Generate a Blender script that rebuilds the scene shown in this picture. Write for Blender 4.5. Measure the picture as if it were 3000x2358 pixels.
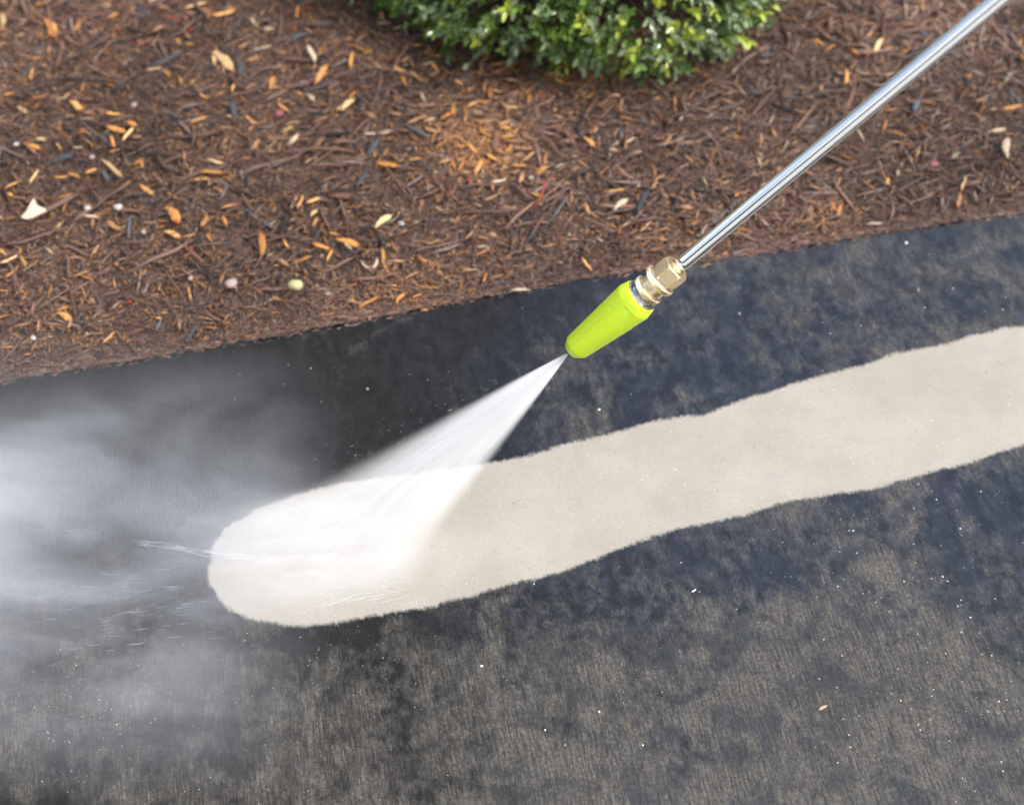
import bpy, math, random
import numpy as np
from mathutils import Vector, Matrix, noise as mnoise

for o in list(bpy.data.objects):
    bpy.data.objects.remove(o)
sc = bpy.context.scene
C = sc.collection
random.seed(7)
rng = np.random.default_rng(11)

# ------------------------------------------------------------------ camera
F = 5000.0                      # focal length in photo pixels (3000 wide)
PITCH = math.radians(52.2)
H = 1.31
sp, cp = math.sin(PITCH), math.cos(PITCH)
cam_d = bpy.data.cameras.new('camera')
cam_d.sensor_width = 36.0
cam_d.lens = 36.0 * F / 3000.0
cam_d.clip_start = 0.05
cam_d.clip_end = 2000.0
cam_d.dof.use_dof = True
cam_d.dof.focus_distance = 1.46
cam_d.dof.aperture_fstop = 4.0
cam = bpy.data.objects.new('camera', cam_d)
C.objects.link(cam)
cam.location = (0, 0, H)
cam.rotation_euler = (math.pi / 2 - PITCH, 0, 0)
sc.camera = cam

def ray(px, py):
    cx = (px - 1500.0) / F
    cy = -(py - 1179.0) / F
    return Vector((cx, cp + cy * sp, -sp + cy * cp))
def P(px, py, depth):
    return Vector((0, 0, H)) + ray(px, py) * depth
def G(px, py, z=0.0):
    r = ray(px, py)
    return Vector((0, 0, H)) + r * ((z - H) / r.z)

# ------------------------------------------------------------------ light
SUN_EL, SUN_AZ = math.radians(57), math.radians(105)     # azimuth from +Y towards +X
w = bpy.data.worlds.new('World')
sc.world = w
w.use_nodes = True
wn = w.node_tree
wn.nodes.clear()
sky = wn.nodes.new('ShaderNodeTexSky')
sky.sky_type = 'NISHITA'
sky.sun_disc = False
sky.sun_elevation = SUN_EL
sky.sun_rotation = SUN_AZ
sky.altitude = 100
sky.air_density = 1.0
sky.dust_density = 2.5
sky.ozone_density = 1.0
wbg = wn.nodes.new('ShaderNodeBackground')
wbg.inputs['Strength'].default_value = 0.13
wout = wn.nodes.new('ShaderNodeOutputWorld')
# broken white cloud over the blue
wtc = wn.nodes.new('ShaderNodeTexCoord')
wno = wn.nodes.new('ShaderNodeTexNoise'); wno.inputs['Scale'].default_value = 2.2; wno.inputs['Detail'].default_value = 5
wn.links.new(wtc.outputs['Generated'], wno.inputs['Vector'])
wmr = wn.nodes.new('ShaderNodeMapRange'); wmr.inputs[1].default_value = 0.46; wmr.inputs[2].default_value = 0.56
wn.links.new(wno.outputs[0], wmr.inputs[0])
wbw = wn.nodes.new('ShaderNodeRGBToBW'); wn.links.new(sky.outputs[0], wbw.inputs[0])
wml = wn.nodes.new('ShaderNodeMath'); wml.operation = 'MULTIPLY'; wml.inputs[1].default_value = 2.1
wn.links.new(wbw.outputs[0], wml.inputs[0])
wmx = wn.nodes.new('ShaderNodeMix'); wmx.data_type = 'RGBA'
wn.links.new(wmr.outputs[0], wmx.inputs[0]); wn.links.new(sky.outputs[0], wmx.inputs[6]); wn.links.new(wml.outputs[0], wmx.inputs[7])
# unseen dark band of trees and houses added round the horizon for wand reflections
wsp = wn.nodes.new('ShaderNodeSeparateXYZ'); wn.links.new(wtc.outputs['Generated'], wsp.inputs[0])
wn2 = wn.nodes.new('ShaderNodeTexNoise'); wn2.inputs['Scale'].default_value = 7; wn2.inputs['Detail'].default_value = 4
wn.links.new(wtc.outputs['Generated'], wn2.inputs['Vector'])
wma = wn.nodes.new('ShaderNodeMath'); wma.operation = 'MULTIPLY_ADD'; wma.inputs[1].default_value = -0.35
wn.links.new(wn2.outputs[0], wma.inputs[0]); wn.links.new(wsp.outputs[2], wma.inputs[2])
wr2 = wn.nodes.new('ShaderNodeMapRange'); wr2.inputs[1].default_value = 0.0; wr2.inputs[2].default_value = 0.03
wn.links.new(wma.outputs[0], wr2.inputs[0])
wm2 = wn.nodes.new('ShaderNodeMix'); wm2.data_type = 'RGBA'; wm2.inputs[6].default_value = (0.30, 0.38, 0.30, 1)
wn.links.new(wr2.outputs[0], wm2.inputs[0]); wn.links.new(wmx.outputs[2], wm2.inputs[7])
wn.links.new(wm2.outputs[2], wbg.inputs[0])
wn.links.new(wbg.outputs[0], wout.inputs[0])

sun_d = bpy.data.lights.new('sun', 'SUN')
sun_d.energy = 1.5
sun_d.angle = math.radians(16)
sun_d.color = (1.0, 0.95, 0.88)
sun = bpy.data.objects.new('sun', sun_d)
C.objects.link(sun)
sdir = Vector((math.sin(SUN_AZ) * math.cos(SUN_EL), math.cos(SUN_AZ) * math.cos(SUN_EL), math.sin(SUN_EL)))
sun.rotation_euler = sdir.to_track_quat('Z', 'Y').to_euler()
sun.location = sdir * 5

sc.view_settings.view_transform = 'Standard'
sc.view_settings.look = 'None'
sc.view_settings.gamma = 1.0
sc.view_settings.exposure = 1.08
sc.render.engine = 'CYCLES'
cy = sc.cycles
cy.use_denoising = True
cy.use_adaptive_sampling = True
cy.adaptive_threshold = 0.02
cy.time_limit = 780
cy.max_bounces = 8
cy.diffuse_bounces = 3
cy.glossy_bounces = 3
cy.transmission_bounces = 4
cy.volume_bounces = 2
cy.transparent_max_bounces = 12
cy.volume_max_steps = 96
cy.sample_clamp_indirect = 6.0

# ------------------------------------------------------------------ helpers
def fast_mesh(name, verts, quads, cols=None, smooth=False):
    verts = np.asarray(verts, dtype=np.float32)
    quads = np.asarray(quads, dtype=np.int32)
    k = quads.shape[1]
    me = bpy.data.meshes.new(name)
    me.vertices.add(len(verts))
    me.vertices.foreach_set('co', verts.ravel())
    me.loops.add(quads.size)
    me.loops.foreach_set('vertex_index', quads.ravel())
    me.polygons.add(len(quads))
    me.polygons.foreach_set('loop_start', np.arange(0, quads.size, k, dtype=np.int32))
    me.polygons.foreach_set('loop_total', np.full(len(quads), k, dtype=np.int32))
    if smooth:
        me.polygons.foreach_set('use_smooth', np.ones(len(quads), dtype=bool))
    me.update(calc_edges=True)
    if cols is not None:
        a = me.color_attributes.new('col', 'FLOAT_COLOR', 'POINT')
        c4 = np.ones((len(verts), 4), dtype=np.float32)
        c4[:, :3] = cols
        a.data.foreach_set('color', c4.ravel())
    return me
def obj(name, me, mat=None, parent=None):
    o = bpy.data.objects.new(name, me)
    C.objects.link(o)
    if mat is not None:
        o.data.materials.append(mat)
    if parent is not None:
        o.parent = parent
    return o
def tag(o, label=None, cat=None, group=None, kind=None):
    if label: o['label'] = label
    if cat: o['category'] = cat
    if group: o['group'] = group
    if kind: o['kind'] = kind
    return o

class NT:
    """tiny node helper"""
    def __init__(s, name):
        s.m = bpy.data.materials.new(name)
        s.m.use_nodes = True
        s.t = s.m.node_tree
        s.t.nodes.clear()
        s.out = s.t.nodes.new('ShaderNodeOutputMaterial')
    def n(s, typ, **kw):
        nd = s.t.nodes.new(typ)
        for k, v in kw.items():
            setattr(nd, k, v)
        return nd
    def l(s, a, b):
        s.t.links.new(a, b)
    def put(s, sock, v):
        if hasattr(v, 'is_linked') or hasattr(v, 'links'):
            s.l(v, sock)
        else:
            if isinstance(v, tuple) and len(v) == 3 and sock.type == 'RGBA':
                v = (*v, 1)
            sock.default_value = v
    def math(s, op, a, b=None, c=None, clamp=False):
        nd = s.n('ShaderNodeMath', operation=op, use_clamp=clamp)
        s.put(nd.inputs[0], a)
        if b is not None: s.put(nd.inputs[1], b)
        if c is not None: s.put(nd.inputs[2], c)
        return nd.outputs[0]
    def vmath(s, op, a, b=None):
        nd = s.n('ShaderNodeVectorMath', operation=op)
        s.put(nd.inputs[0], a)
        if b is not None: s.put(nd.inputs[1], b)
        return nd.outputs['Value'] if op in ('LENGTH', 'DOT_PRODUCT', 'DISTANCE') else nd.outputs[0]
    def noise(s, vec, scale, detail=2.0, rough=0.5, dist=0.0):
        nd = s.n('ShaderNodeTexNoise')
        if vec is not None: s.l(vec, nd.inputs['Vector'])
        nd.inputs['Scale'].default_value = scale
        nd.inputs['Detail'].default_value = detail
        nd.inputs['Roughness'].default_value = rough
        nd.inputs['Distortion'].default_value = dist
        return nd.outputs[0]
    def ramp(s, v, a, b, lo=0.0, hi=1.0, smooth=True):
        nd = s.n('ShaderNodeMapRange')
        nd.interpolation_type = 'SMOOTHSTEP' if smooth else 'LINEAR'
        nd.clamp = True
        s.put(nd.inputs[0], v)
        for i, x in enumerate((a, b, lo, hi)): s.put(nd.inputs[i + 1], x)
        return nd.outputs[0]
    def mix(s, f, a, b):
        nd = s.n('ShaderNodeMix', data_type='RGBA')
        s.put(nd.inputs[0], f); s.put(nd.inputs[6], a); s.put(nd.inputs[7], b)
        return nd.outputs[2]
    def scalev(s, vec, sx, sy, sz, rotz=0.0):
        nd = s.n('ShaderNodeMapping')
        s.l(vec, nd.inputs['Vector'])
        nd.inputs['Rotation'].default_value = (0, 0, rotz)
        nd.inputs['Scale'].default_value = (sx, sy, sz)
        return nd.outputs[0]
    def bsdf(s, **kw):
        b = s.n('ShaderNodeBsdfPrincipled')
        for k, v in kw.items():
            s.put(b.inputs[k.replace('_', ' ')], v)
        s.l(b.outputs[0], s.out.inputs['Surface'])
        return b
    def bump(s, h, strength, dist):
        nd = s.n('ShaderNodeBump')
        nd.inputs['Strength'].default_value = strength
        nd.inputs['Distance'].default_value = dist
        s.l(h, nd.inputs['Height'])
        return nd.outputs[0]

# ------------------------------------------------------------------ slab
edge_px = [(0, 1107), (276, 1063), (552, 1019), (966, 946), (1381, 867), (1836, 787), (2071, 757), (2420, 700), (2761, 646), (3000, 614)]
EP = [G(*p) for p in edge_px]
ex = np.array([p.x for p in EP]); ey = np.array([p.y for p in EP])
s0 = (ey[1] - ey[0]) / (ex[1] - ex[0]); s1 = (ey[-1] - ey[-3]) / (ex[-1] - ex[-3])
ex = np.concatenate([[-40], ex, [40]])
ey = np.concatenate([[ey[0] + s0 * (-40 - ex[1])], ey, [ey[-1] + s1 * (40 - ex[-2])]])
def edge_y(x):
    return np.interp(x, ex, ey)
GA = math.atan2(0.309, 1.632)          # broom groove direction, left of +Y

up = [(2700,560),(2400,640),(2173,690),(2120,698),(2050,715),(1990,735),(1920,744),(1870,758),(1830,776),(1760,792),(1700,808),(1640,828),(1560,853),(1490,880),(1440,884),(1400,890),(1340,908),(1290,922),(1200,940),(1130,965),(1060,978),(1000,990),(900,1002),(800,1012),(700,1030),(620,1052),(540,1082),(480,1118),(450,1160),(440,1205),(448,1245),(480,1288),(530,1313),(600,1328),(650,1329),(720,1321),(800,1306),(900,1290),(1000,1265),(1100,1236),(1200,1211),(1260,1190),(1350,1150),(1430,1126),(1520,1106),(1590,1090),(1650,1070),(1750,1051),(1850,1037),(1950,1010),(2050,985),(2100,968),(2173,944),(2400,890),(2700,800)]
poly = np.array([[*(G(x * 1.3806, y * 1.3806).xy)] for x, y in up])
def sdf(pts):
    d = np.full(len(pts), 1e9)
    inside = np.zeros(len(pts), bool)
    n = len(poly)
    for i in range(n):
        a, b = poly[i], poly[(i + 1) % n]
        ab = b - a
        t = np.clip(((pts - a) @ ab) / (ab @ ab), 0, 1)
        q = a + t[:, None] * ab
        d = np.minimum(d, np.hypot(*(pts - q).T))
        c = ((a[1] > pts[:, 1]) != (b[1] > pts[:, 1]))
        with np.errstate(divide='ignore', invalid='ignore'):
            xi = a[0] + (pts[:, 1] - a[1]) * (b[0] - a[0]) / (b[1] - a[1])
        inside ^= c & (pts[:, 0] < xi)
    return np.where(inside, d, -d)

def axis(lo, hi, step, far_lo, far_hi):
    mid = np.arange(lo, hi + 1e-6, step)
    l = [lo]; g = step
    while l[-1] > far_lo: g *= 1.6; l.append(max(far_lo, l[-1] - g))
    r = [mid[-1]]; g = step
    while r[-1] < far_hi: g *= 1.6; r.append(min(far_hi, r[-1] + g))
    return np.concatenate([np.array(l[:0:-1]), mid, np.array(r[1:])])
xs = axis(-0.62, 0.72, 0.004, -30, 30)
vv = axis(0.012, 0.66, 0.004, 0.012, 0.80)
# rounded arris towards the bed, then the vertical face
arr = [(-0.001, -0.12), (0.0, -0.03), (0.0, -0.007), (0.0012, -0.0032), (0.0045, -0.0008), (0.0085, 0.0)]
V = np.array([a[0] for a in arr] + list(vv)); Z = np.array([a[1] for a in arr] + [0.0] * len(vv))
X, VV = np.meshgrid(xs, V)
_, ZZ = np.meshgrid(xs, Z)
wob = 0.0012 * np.sin(X * 37) + 0.0009 * np.sin(X * 91 + 1) + 0.0005 * np.sin(X * 260)
Y = edge_y(X) + wob - VV
pts = np.stack([X.ravel(), Y.ravel(), ZZ.ravel()], 1)
ny, nx = X.shape
ii = np.arange((ny - 1) * nx).reshape(ny - 1, nx)[:, :-1].ravel()
quads = np.stack([ii, ii + nx, ii + nx + 1, ii + 1], 1)
me = fast_mesh('concrete_path', pts, quads, smooth=True)
at = me.attributes.new('clean', 'FLOAT', 'POINT')
at.data.foreach_set('value', sdf(pts[:, :2]).astype(np.float32))

m = NT('wet stained concrete')
pos = m.n('ShaderNodeNewGeometry').outputs['Position']
gv = m.scalev(pos, 1, 1, 1, -GA)        # groove space: y runs along the broom strokes
gs1 = m.scalev(gv, 820, 62, 1); gs2 = m.scalev(gv, 430, 14, 1)
gr1 = m.noise(gs1, 1.0, 3.0, 0.7); gr2 = m.noise(gs2, 1.0, 2.0, 0.5)
groove = m.math('ADD', m.math('MULTIPLY', gr1, 0.72), m.math('MULTIPLY', gr2, 0.28))
gc = m.ramp(groove, 0.37, 0.63)
wp = m.n('ShaderNodeVectorMath', operation='ADD')
fine = m.noise(pos, 900, 2.0, 0.6)
grain = m.noise(pos, 320, 3.0, 0.65)
st1 = m.noise(m.scalev(gv, 1.1, 0.9, 1), 17.0, 8.0, 0.72, 0.3)
st2 = m.noise(m.scalev(gv, 1.25, 0.8, 1), 62.0, 6.0, 0.75, 0.3)
st3 = m.noise(pos, 4.6, 3.0, 0.5, 0.6)
sep = m.n('ShaderNodeSeparateXYZ'); m.l(pos, sep.inputs[0])
px_, py_ = sep.outputs[0], sep.outputs[1]
# the share of tan rises towards the right/front of the path
tan_bias = m.math('ADD', m.ramp(px_, -0.35, 0.30, -0.10, 0.050), m.ramp(py_, 0.88, 0.66, -0.035, 0.12))
stv = m.math('ADD', m.math('ADD', m.math('MULTIPLY', st1, 0.60), m.math('MULTIPLY', st2, 0.34)), m.math('ADD', 0.055, m.math('MULTIPLY', m.ramp(st3, .32, .68), 0.11)))
stv = m.math('ADD', stv, m.math('MULTIPLY', tan_bias, 0.9))
stv = m.math('ADD', stv, m.math('MULTIPLY', m.math('SUBTRACT', m.noise(m.scalev(gv, 1.3, 0.7, 1), 210, 4.0, 0.7), 0.5), 0.07))
tanf = m.ramp(stv, 0.545, 0.685, smooth=False)
tanf = m.math('MULTIPLY', tanf, m.ramp(m.noise(m.scalev(m.vmath('ADD', pos, (0.3, 4, 0)), 1, 1, 1), 22, 6, 0.7, 0.8), .38, .58, .35, 1.0))
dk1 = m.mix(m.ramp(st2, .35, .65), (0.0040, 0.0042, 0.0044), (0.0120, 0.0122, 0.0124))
dk_sheen = m.mix(m.ramp(st2, .35, .65), (0.0095, 0.0135, 0.0225), (0.021, 0.0295, 0.0460))  # blue sky sheen of the wet right side, painted into the base colour
dark = m.mix(m.math('MULTIPLY', m.ramp(m.math('ADD', px_, m.math('MULTIPLY', st3, 0.3)), -0.02, 0.34), m.ramp(py_, 0.66, 0.90, 0.65, 1.0)), dk1, dk_sheen)
tan = m.mix(m.noise(pos, 25, 3), (0.150, 0.130, 0.104), (0.108, 0.104, 0.097))
tan = m.mix(m.ramp(grain, 0.35, 0.65), m.mix(0.55, tan, (0.012, 0.012, 0.014)), tan)
gt = m.math('MULTIPLY', tanf, m.math('ADD', 0.26, m.math('MULTIPLY', gc, 0.85)))
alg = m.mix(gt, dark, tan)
spk = m.ramp(m.noise(m.scalev(gv, 1.4, 0.6, 1), 800, 1.0, 0.5), 0.67, 0.76)
alg = m.mix(m.math('MULTIPLY', spk, 0.5), alg, (0.14, 0.135, 0.125))
cl = m.mix(m.ramp(m.noise(pos, 11, 6, 0.65), .32, .68), (0.322, 0.297, 0.254), (0.378, 0.353, 0.308))
cl = m.mix(m.math('MULTIPLY', m.ramp(m.noise(m.vmath('ADD', pos, (7, 2, 0)), 46, 5, 0.7), .48, .72), 0.3), cl, (0.28, 0.270, 0.250))
cl = m.mix(m.ramp(m.noise(pos, 520, 3, 0.7), 0.32, 0.68), m.mix(0.22, cl, (0.08, 0.075, 0.07)), cl)
cl = m.mix(m.math('MULTIPLY', m.ramp(m.noise(pos, 330, 1, 0.5), 0.71, 0.76), 0.8), cl, (0.52, 0.45, 0.38))
cl = m.mix(m.math('MULTIPLY', m.ramp(m.noise(m.vmath('ADD', pos, (3, 1, 0)), 280, 1, 0.5), 0.745, 0.78), 0.7), cl, (0.05, 0.045, 0.04))
an = m.n('ShaderNodeAttribute', attribute_name='clean')
fr1 = m.math('SUBTRACT', m.noise(m.scalev(gv, 240, 120, 1), 1.0, 4.0, 0.8), 0.5)
fr2 = m.math('SUBTRACT', m.noise(pos, 40, 3.0, 0.6), 0.5)
edge = m.math('ADD', an.outputs['Fac'], m.math('ADD', m.math('MULTIPLY', fr1, 0.0105), m.math('MULTIPLY', fr2, 0.008)))
cm = m.ramp(edge, -0.0022, 0.0030)
m.bsdf()
b = [n for n in m.t.nodes if n.type == 'BSDF_PRINCIPLED'][0]
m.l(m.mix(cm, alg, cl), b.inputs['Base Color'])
wet = m.ramp(m.noise(m.vmath('ADD', pos, (0, 5, 0)), 6.0, 4.0, 0.6), 0.38, 0.62)
rough = m.math('ADD', m.math('MULTIPLY', m.ramp(px_, -0.25, 0.30, 0.0, -0.24), wet), 0.58)
rough = m.math('ADD', rough, m.math('MULTIPLY', tanf, 0.22))
rr = m.n('ShaderNodeMix', data_type='FLOAT'); m.l(cm, rr.inputs[0]); m.l(rough, rr.inputs[2]); rr.inputs[3].default_value = 0.62
m.l(rr.outputs[0], b.inputs['Roughness'])
b.inputs['IOR'].default_value = 1.32
hgt = m.math('ADD', m.math('MULTIPLY', groove, 1.0), m.math('MULTIPLY', grain, 0.5))
hs = m.n('ShaderNodeMix', data_type='FLOAT'); m.l(cm, hs.inputs[0]); m.l(hgt, hs.inputs[2]); m.l(m.math('MULTIPLY', fine, 0.5), hs.inputs[3])
m.l(m.bump(hs.outputs[0], 0.55, 0.0008), b.inputs['Normal'])
slab = tag(obj('concrete_path', me, m.m), kind='structure')

# ------------------------------------------------------------------ bed ground
def mh(x, y):
    """height of the mulch bed"""
    d = y - edge_y(x)
    d = np.maximum(d, 0)
    z = -0.0012 + 0.0165 * (1 - np.exp(-d / 0.10))
    z = z + (0.006 * np.sin(x * 9 + 1) * np.sin(y * 11) + 0.004 * np.sin(x * 23 + y * 7) + 0.003 * np.sin(y * 31 - x * 17 + 2) + 0.0025 * np.sin(x * 71 + 2 * np.sin(y * 40)) * np.sin(y * 63)) * np.clip(d / 0.12, 0, 1)
    return z
xs = axis(-0.9, 0.95, 0.006, -60, 60)
vs = axis(0.0, 0.85, 0.006, 0.0, 2.5)
X, VV = np.meshgrid(xs, vs)
Y = edge_y(X) - 0.0035 + VV
Zm = np.where(VV < 4, mh(X, Y), 0.013) + rng.normal(0, 0.0012, X.shape)
pts = np.stack([X.ravel(), Y.ravel(), Zm.ravel()], 1)
ny, nx = X.shape
ii = np.arange((ny - 1) * nx).reshape(ny - 1, nx)[:, :-1].ravel()
me = fast_mesh('bed_soil', pts, np.stack([ii, ii + 1, ii + nx + 1, ii + nx], 1), smooth=True)
m = NT('dark bed soil')
pos = m.n('ShaderNodeNewGeometry').outputs['Position']
c = m.mix(m.noise(pos, 160, 5, 0.7), (0.055, 0.033, 0.025), (0.150, 0.092, 0.070))
m.bsdf(Base_Color=c, Roughness=0.7, Normal=m.bump(m.noise(pos, 300, 4, 0.7), 0.8, 0.003))
tag(obj('bed_soil', me, m.m), kind='structure')
# everything else: one unseen sheet to the horizon, made pale to brighten wand reflections
me = fast_mesh('ground', [(-400, -400, -0.03), (400, -400, -0.03), (400, 400, -0.03), (-400, 400, -0.03)], [(0, 1, 2, 3)])
m = NT('pale bounce paving')
pos = m.n('ShaderNodeNewGeometry').outputs['Position']
m.bsdf(Base_Color=m.mix(m.noise(pos, 2, 6, 0.6), (0.40, 0.39, 0.37), (0.50, 0.49, 0.46)), Roughness=0.9)
tag(obj('ground', me, m.m), kind='structure')  # unseen pale sheet, brightens the wand reflections

# ------------------------------------------------------------------ mulch strands (one uncountable mass)
def strands(n, x, y, length, width, thick, yaw, pitch, zoff, cols, bend):
    S = 4
    t = np.linspace(-0.5, 0.5, S)
    prof = np.array([0.25, 1.0, 0.95, 0.2])
    dx, dy = np.cos(yaw), np.sin(yaw)
    verts = np.zeros((n, S, 3, 3), np.float32)
    zb = mh(x, y) + zoff
    kx = rng.normal(0, 1, (n, S)) * 0.020
    roll = rng.uniform(0, 2 * np.pi, n)
    for k in range(S):
        a = t[k] * length
        off = (bend * (t[k] ** 2 - 0.12) + kx[:, k]) * length
        cx_ = x + dx * a - dy * off
        cy_ = y + dy * a + dx * off
        cz = zb + np.sin(pitch) * a + rng.normal(0, 0.0004, n)
        for j in range(3):
            ang = roll + j * 2.094 + 0.25 * k
            u = np.cos(ang) * width * 0.5 * prof[k] * 1.15
            v = np.sin(ang) * thick * 0.5 * prof[k] * 1.15
            # flat-ish ribbon lying on its side
            verts[:, k, j, 0] = cx_ - dy * u
            verts[:, k, j, 1] = cy_ + dx * u
            verts[:, k, j, 2] = cz + v
    base = np.arange(n)[:, None, None] * (S * 3)
    q = []
    for k in range(S - 1):
        for j in range(3):
            j2 = (j + 1) % 3
            q.append([k * 3 + j, k * 3 + j2, (k + 1) * 3 + j2, (k + 1) * 3 + j])
    q = np.array(q)[None] + base
    cc = np.repeat(cols, S * 3, axis=0).reshape(n, S * 3, 3) * rng.uniform(0.75, 1.2, (n, S * 3, 1))
    return verts.reshape(-1, 3), q.reshape(-1, 4), cc.reshape(-1, 3)

PAL = np.array([(.110,.063,.048), (.165,.096,.072), (.235,.170,.148), (.35,.19,.100), (.43,.19,.055), (.028,.026,.028), (.50,.38,.25), (.20,.110,.076), (.22,.04,.03), (.10,.10,.115)])
def palette(n, x, y):
    left = np.clip(0.5 - x, 0, 1)
    wts = np.tile(np.array([.27, .25, .14, .095, .032, .08, .012, .12, .003, .027]), (n, 1))
    wts[:, 2] *= 0.6 + 1.2 * np.clip(x + 0.2, 0, 0.8)
    wts[:, 3] *= 0.7 + 0.7 * left
    wts[:, 4] *= 0.5 + 1.2 * left
    for (qx, qy, r, k) in ((1360, 440, 0.045, 9), (1420, 480, 0.04, 9), (1200, 885, 0.05, 7), (2440, 675, 0.04, 7), (1960, 735, 0.04, 4), (1500, 250, 0.05, 4), (1300, 200, 0.06, 4), (1750, 270, 0.05, 4)):
        g = G(qx, qy)
        e = np.exp(-(((x - g.x) / r) ** 2 + ((y - g.y) / (r * 0.8)) ** 2))
        wts[:, 3] *= 1 + k * e; wts[:, 4] *= 1 + k * 0.8 * e
    wts /= wts.sum(1, keepdims=True)
    cum = wts.cumsum(1)
    idx = (rng.random(n)[:, None] > cum).sum(1).clip(0, len(PAL) - 1)
    damp = 1 + 0.20 * np.sin(x * 7.1 + 2 * np.sin(y * 5.3)) * np.sin(y * 9.7 + 1.3) + 0.12 * np.sin(x * 19 - y * 13) + 0.28 * np.clip(x - 0.05, 0, 0.5)
    return PAL[idx] * rng.uniform(0.75, 1.2, (n, 1)) * damp[:, None], idx
parts = []
def batch(n, xr, dr, lr, wr, tr, zr, pr):
    x = rng.uniform(*xr, n)
    d = rng.uniform(*dr, n)
    y = edge_y(x) + d
    L = rng.uniform(0, 1, n) ** 1.8 * (lr[1] - lr[0]) + lr[0]
    W = rng.uniform(0, 1, n) ** 1.6 * (wr[1] - wr[0]) + wr[0]
    T = np.minimum(W, rng.uniform(*tr, n))
    yaw = rng.normal(0.1, 1.0, n) + rng.integers(0, 2, n) * np.pi * (rng.random(n) < 0.3) * 0.5
    z = rng.uniform(*zr, n)
    z = np.where(d < 0.012, z * 0.5 + 0.0008, z)
    # keep pieces out of the slab
    yaw = np.where(d < L * 0.5, rng.normal(0.16, 0.25, n), yaw)
    cols, idx = palette(n, x, y)
    chip = (idx == 3) | (idx == 4) | (idx == 6)
    calm = chip & (d < 0.014) & (rng.random(n) < 0.8)
    cols = np.where(calm[:, None], PAL[7] * rng.uniform(.6, 1.1, (n, 1)), cols)
    L = np.where(chip, np.minimum(L, 0.018), L)
    W = np.where(chip, W * 1.4 + 0.0004, W)
    return strands(n, x, y, L, W, T, yaw, rng.normal(0, pr, n), z, cols, rng.normal(0, 0.09, n))
main_x = (-0.80, 0.88)
parts.append(batch(62000, main_x, (0.002, 0.62), (0.003, 0.016), (0.0005, 0.0022), (0.0004, 0.0014), (-0.001, 0.004), 0.14))
parts.append(batch(80000, main_x, (0.001, 0.62), (0.0015, 0.008), (0.0005, 0.0020), (0.0004, 0.0012), (0.001, 0.0062), 0.25))
parts.append(batch(34000, main_x, (0.003, 0.62), (0.005, 0.028), (0.0005, 0.0019), (0.0004, 0.0014), (0.001, 0.008), 0.13))
parts.append(batch(3200, main_x, (0.02, 0.62), (0.015, 0.060), (0.0012, 0.0048), (0.0008, 0.003), (0.003, 0.010), 0.10))
parts.append(batch(800, main_x, (0.05, 0.62), (0.03, 0.085), (0.0016, 0.006), (0.001, 0.003), (0.005, 0.011), 0.07))
parts.append(batch(900, main_x, (-0.010, 0.0), (0.003, 0.010), (0.0005, 0.0018), (0.0004, 0.0012), (0.0006, 0.002), 0.04))
parts.append(batch(5200, main_x, (-0.0040, 0.010), (0.004, 0.016), (0.0006, 0.0024), (0.0005, 0.0014), (0.0, 0.003), 0.06))
parts.append(batch(9000, (0.10, 0.88), (0.01, 0.6), (0.010, 0.045), (0.0007, 0.0022), (0.0005, 0.0014), (0.003, 0.010), 0.14))
parts.append(batch(26000, (-1.6, 1.6), (0.55, 1.5), (0.010, 0.05), (0.0015, 0.006), (0.001, 0.003), (0.0, 0.008), 0.12))
parts.append(batch(14000, (-1.8, -0.78), (0.003, 0.8), (0.008, 0.05), (0.001, 0.006), (0.001, 0.003), (0.0, 0.008), 0.12))
parts.append(batch(12000, (0.85, 1.8), (0.003, 0.8), (0.008, 0.05), (0.001, 0.006), (0.001, 0.003), (0.0, 0.008), 0.12))
off = 0; vs_, qs_, cs_ = [], [], []
for v, q, c in parts:
    vs_.append(v); qs_.append(q + off); cs_.append(c); off += len(v)
me = fast_mesh('shredded_mulch', np.concatenate(vs_), np.concatenate(qs_), np.concatenate(cs_))
m = NT('shredded bark')
a = m.n('ShaderNodeAttribute', attribute_name='col')
pos = m.n('ShaderNodeNewGeometry').outputs['Position']
c = m.n('ShaderNodeMix', data_type='RGBA', blend_type='MULTIPLY')
c.inputs[0].default_value = 0.7
m.l(a.outputs['Color'], c.inputs[6])
m.l(m.mix(m.noise(pos, 420, 2, 0.6), (0.45, 0.45, 0.45), (1.45, 1.4, 1.35)), c.inputs[7])
m.bsdf(Base_Color=c.outputs[2], Roughness=m.ramp(m.noise(pos, 60, 2), 0.35, 0.65, 0.42, 0.75))
tag(obj('shredded_mulch', me, m.m), kind='stuff', label='dark brown shredded bark mulch covering the planting bed', cat='mulch')

# ------------------------------------------------------------------ individual chips
def chip_mat(name, c1, c2, cend, rough=0.42):
    m = NT(name)
    tc = m.n('ShaderNodeTexCoord').outputs['Object']
    oi = m.n('ShaderNodeObjectInfo').outputs['Random']
    v = m.vmath('ADD', m.scalev(tc, 60, 700, 700), None) if False else m.scalev(tc, 60, 700, 700)
    g = m.noise(v, 1.0, 3.0, 0.6)
    base = m.mix(g, c1, c2)
    s = m.n('ShaderNodeSeparateXYZ'); m.l(tc, s.inputs[0])
    endf = m.ramp(m.math('ABSOLUTE', s.outputs[0]), 0.007, 0.013, 0.0, 0.85)
    e = m.math('MULTIPLY', endf, m.ramp(m.noise(tc, 90, 2), 0.4, 0.6, 0.2, 1.0))
    base = m.mix(e, base, cend)
    hsv = m.n('ShaderNodeHueSaturation')
    m.l(base, hsv.inputs['Color'])
    m.l(m.ramp(oi, 0, 1, 0.65, 1.25, smooth=False), hsv.inputs['Value'])
    m.bsdf(Base_Color=hsv.outputs[0], Roughness=rough, Normal=m.bump(g, 0.6, 0.0006))
    return m.m
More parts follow.
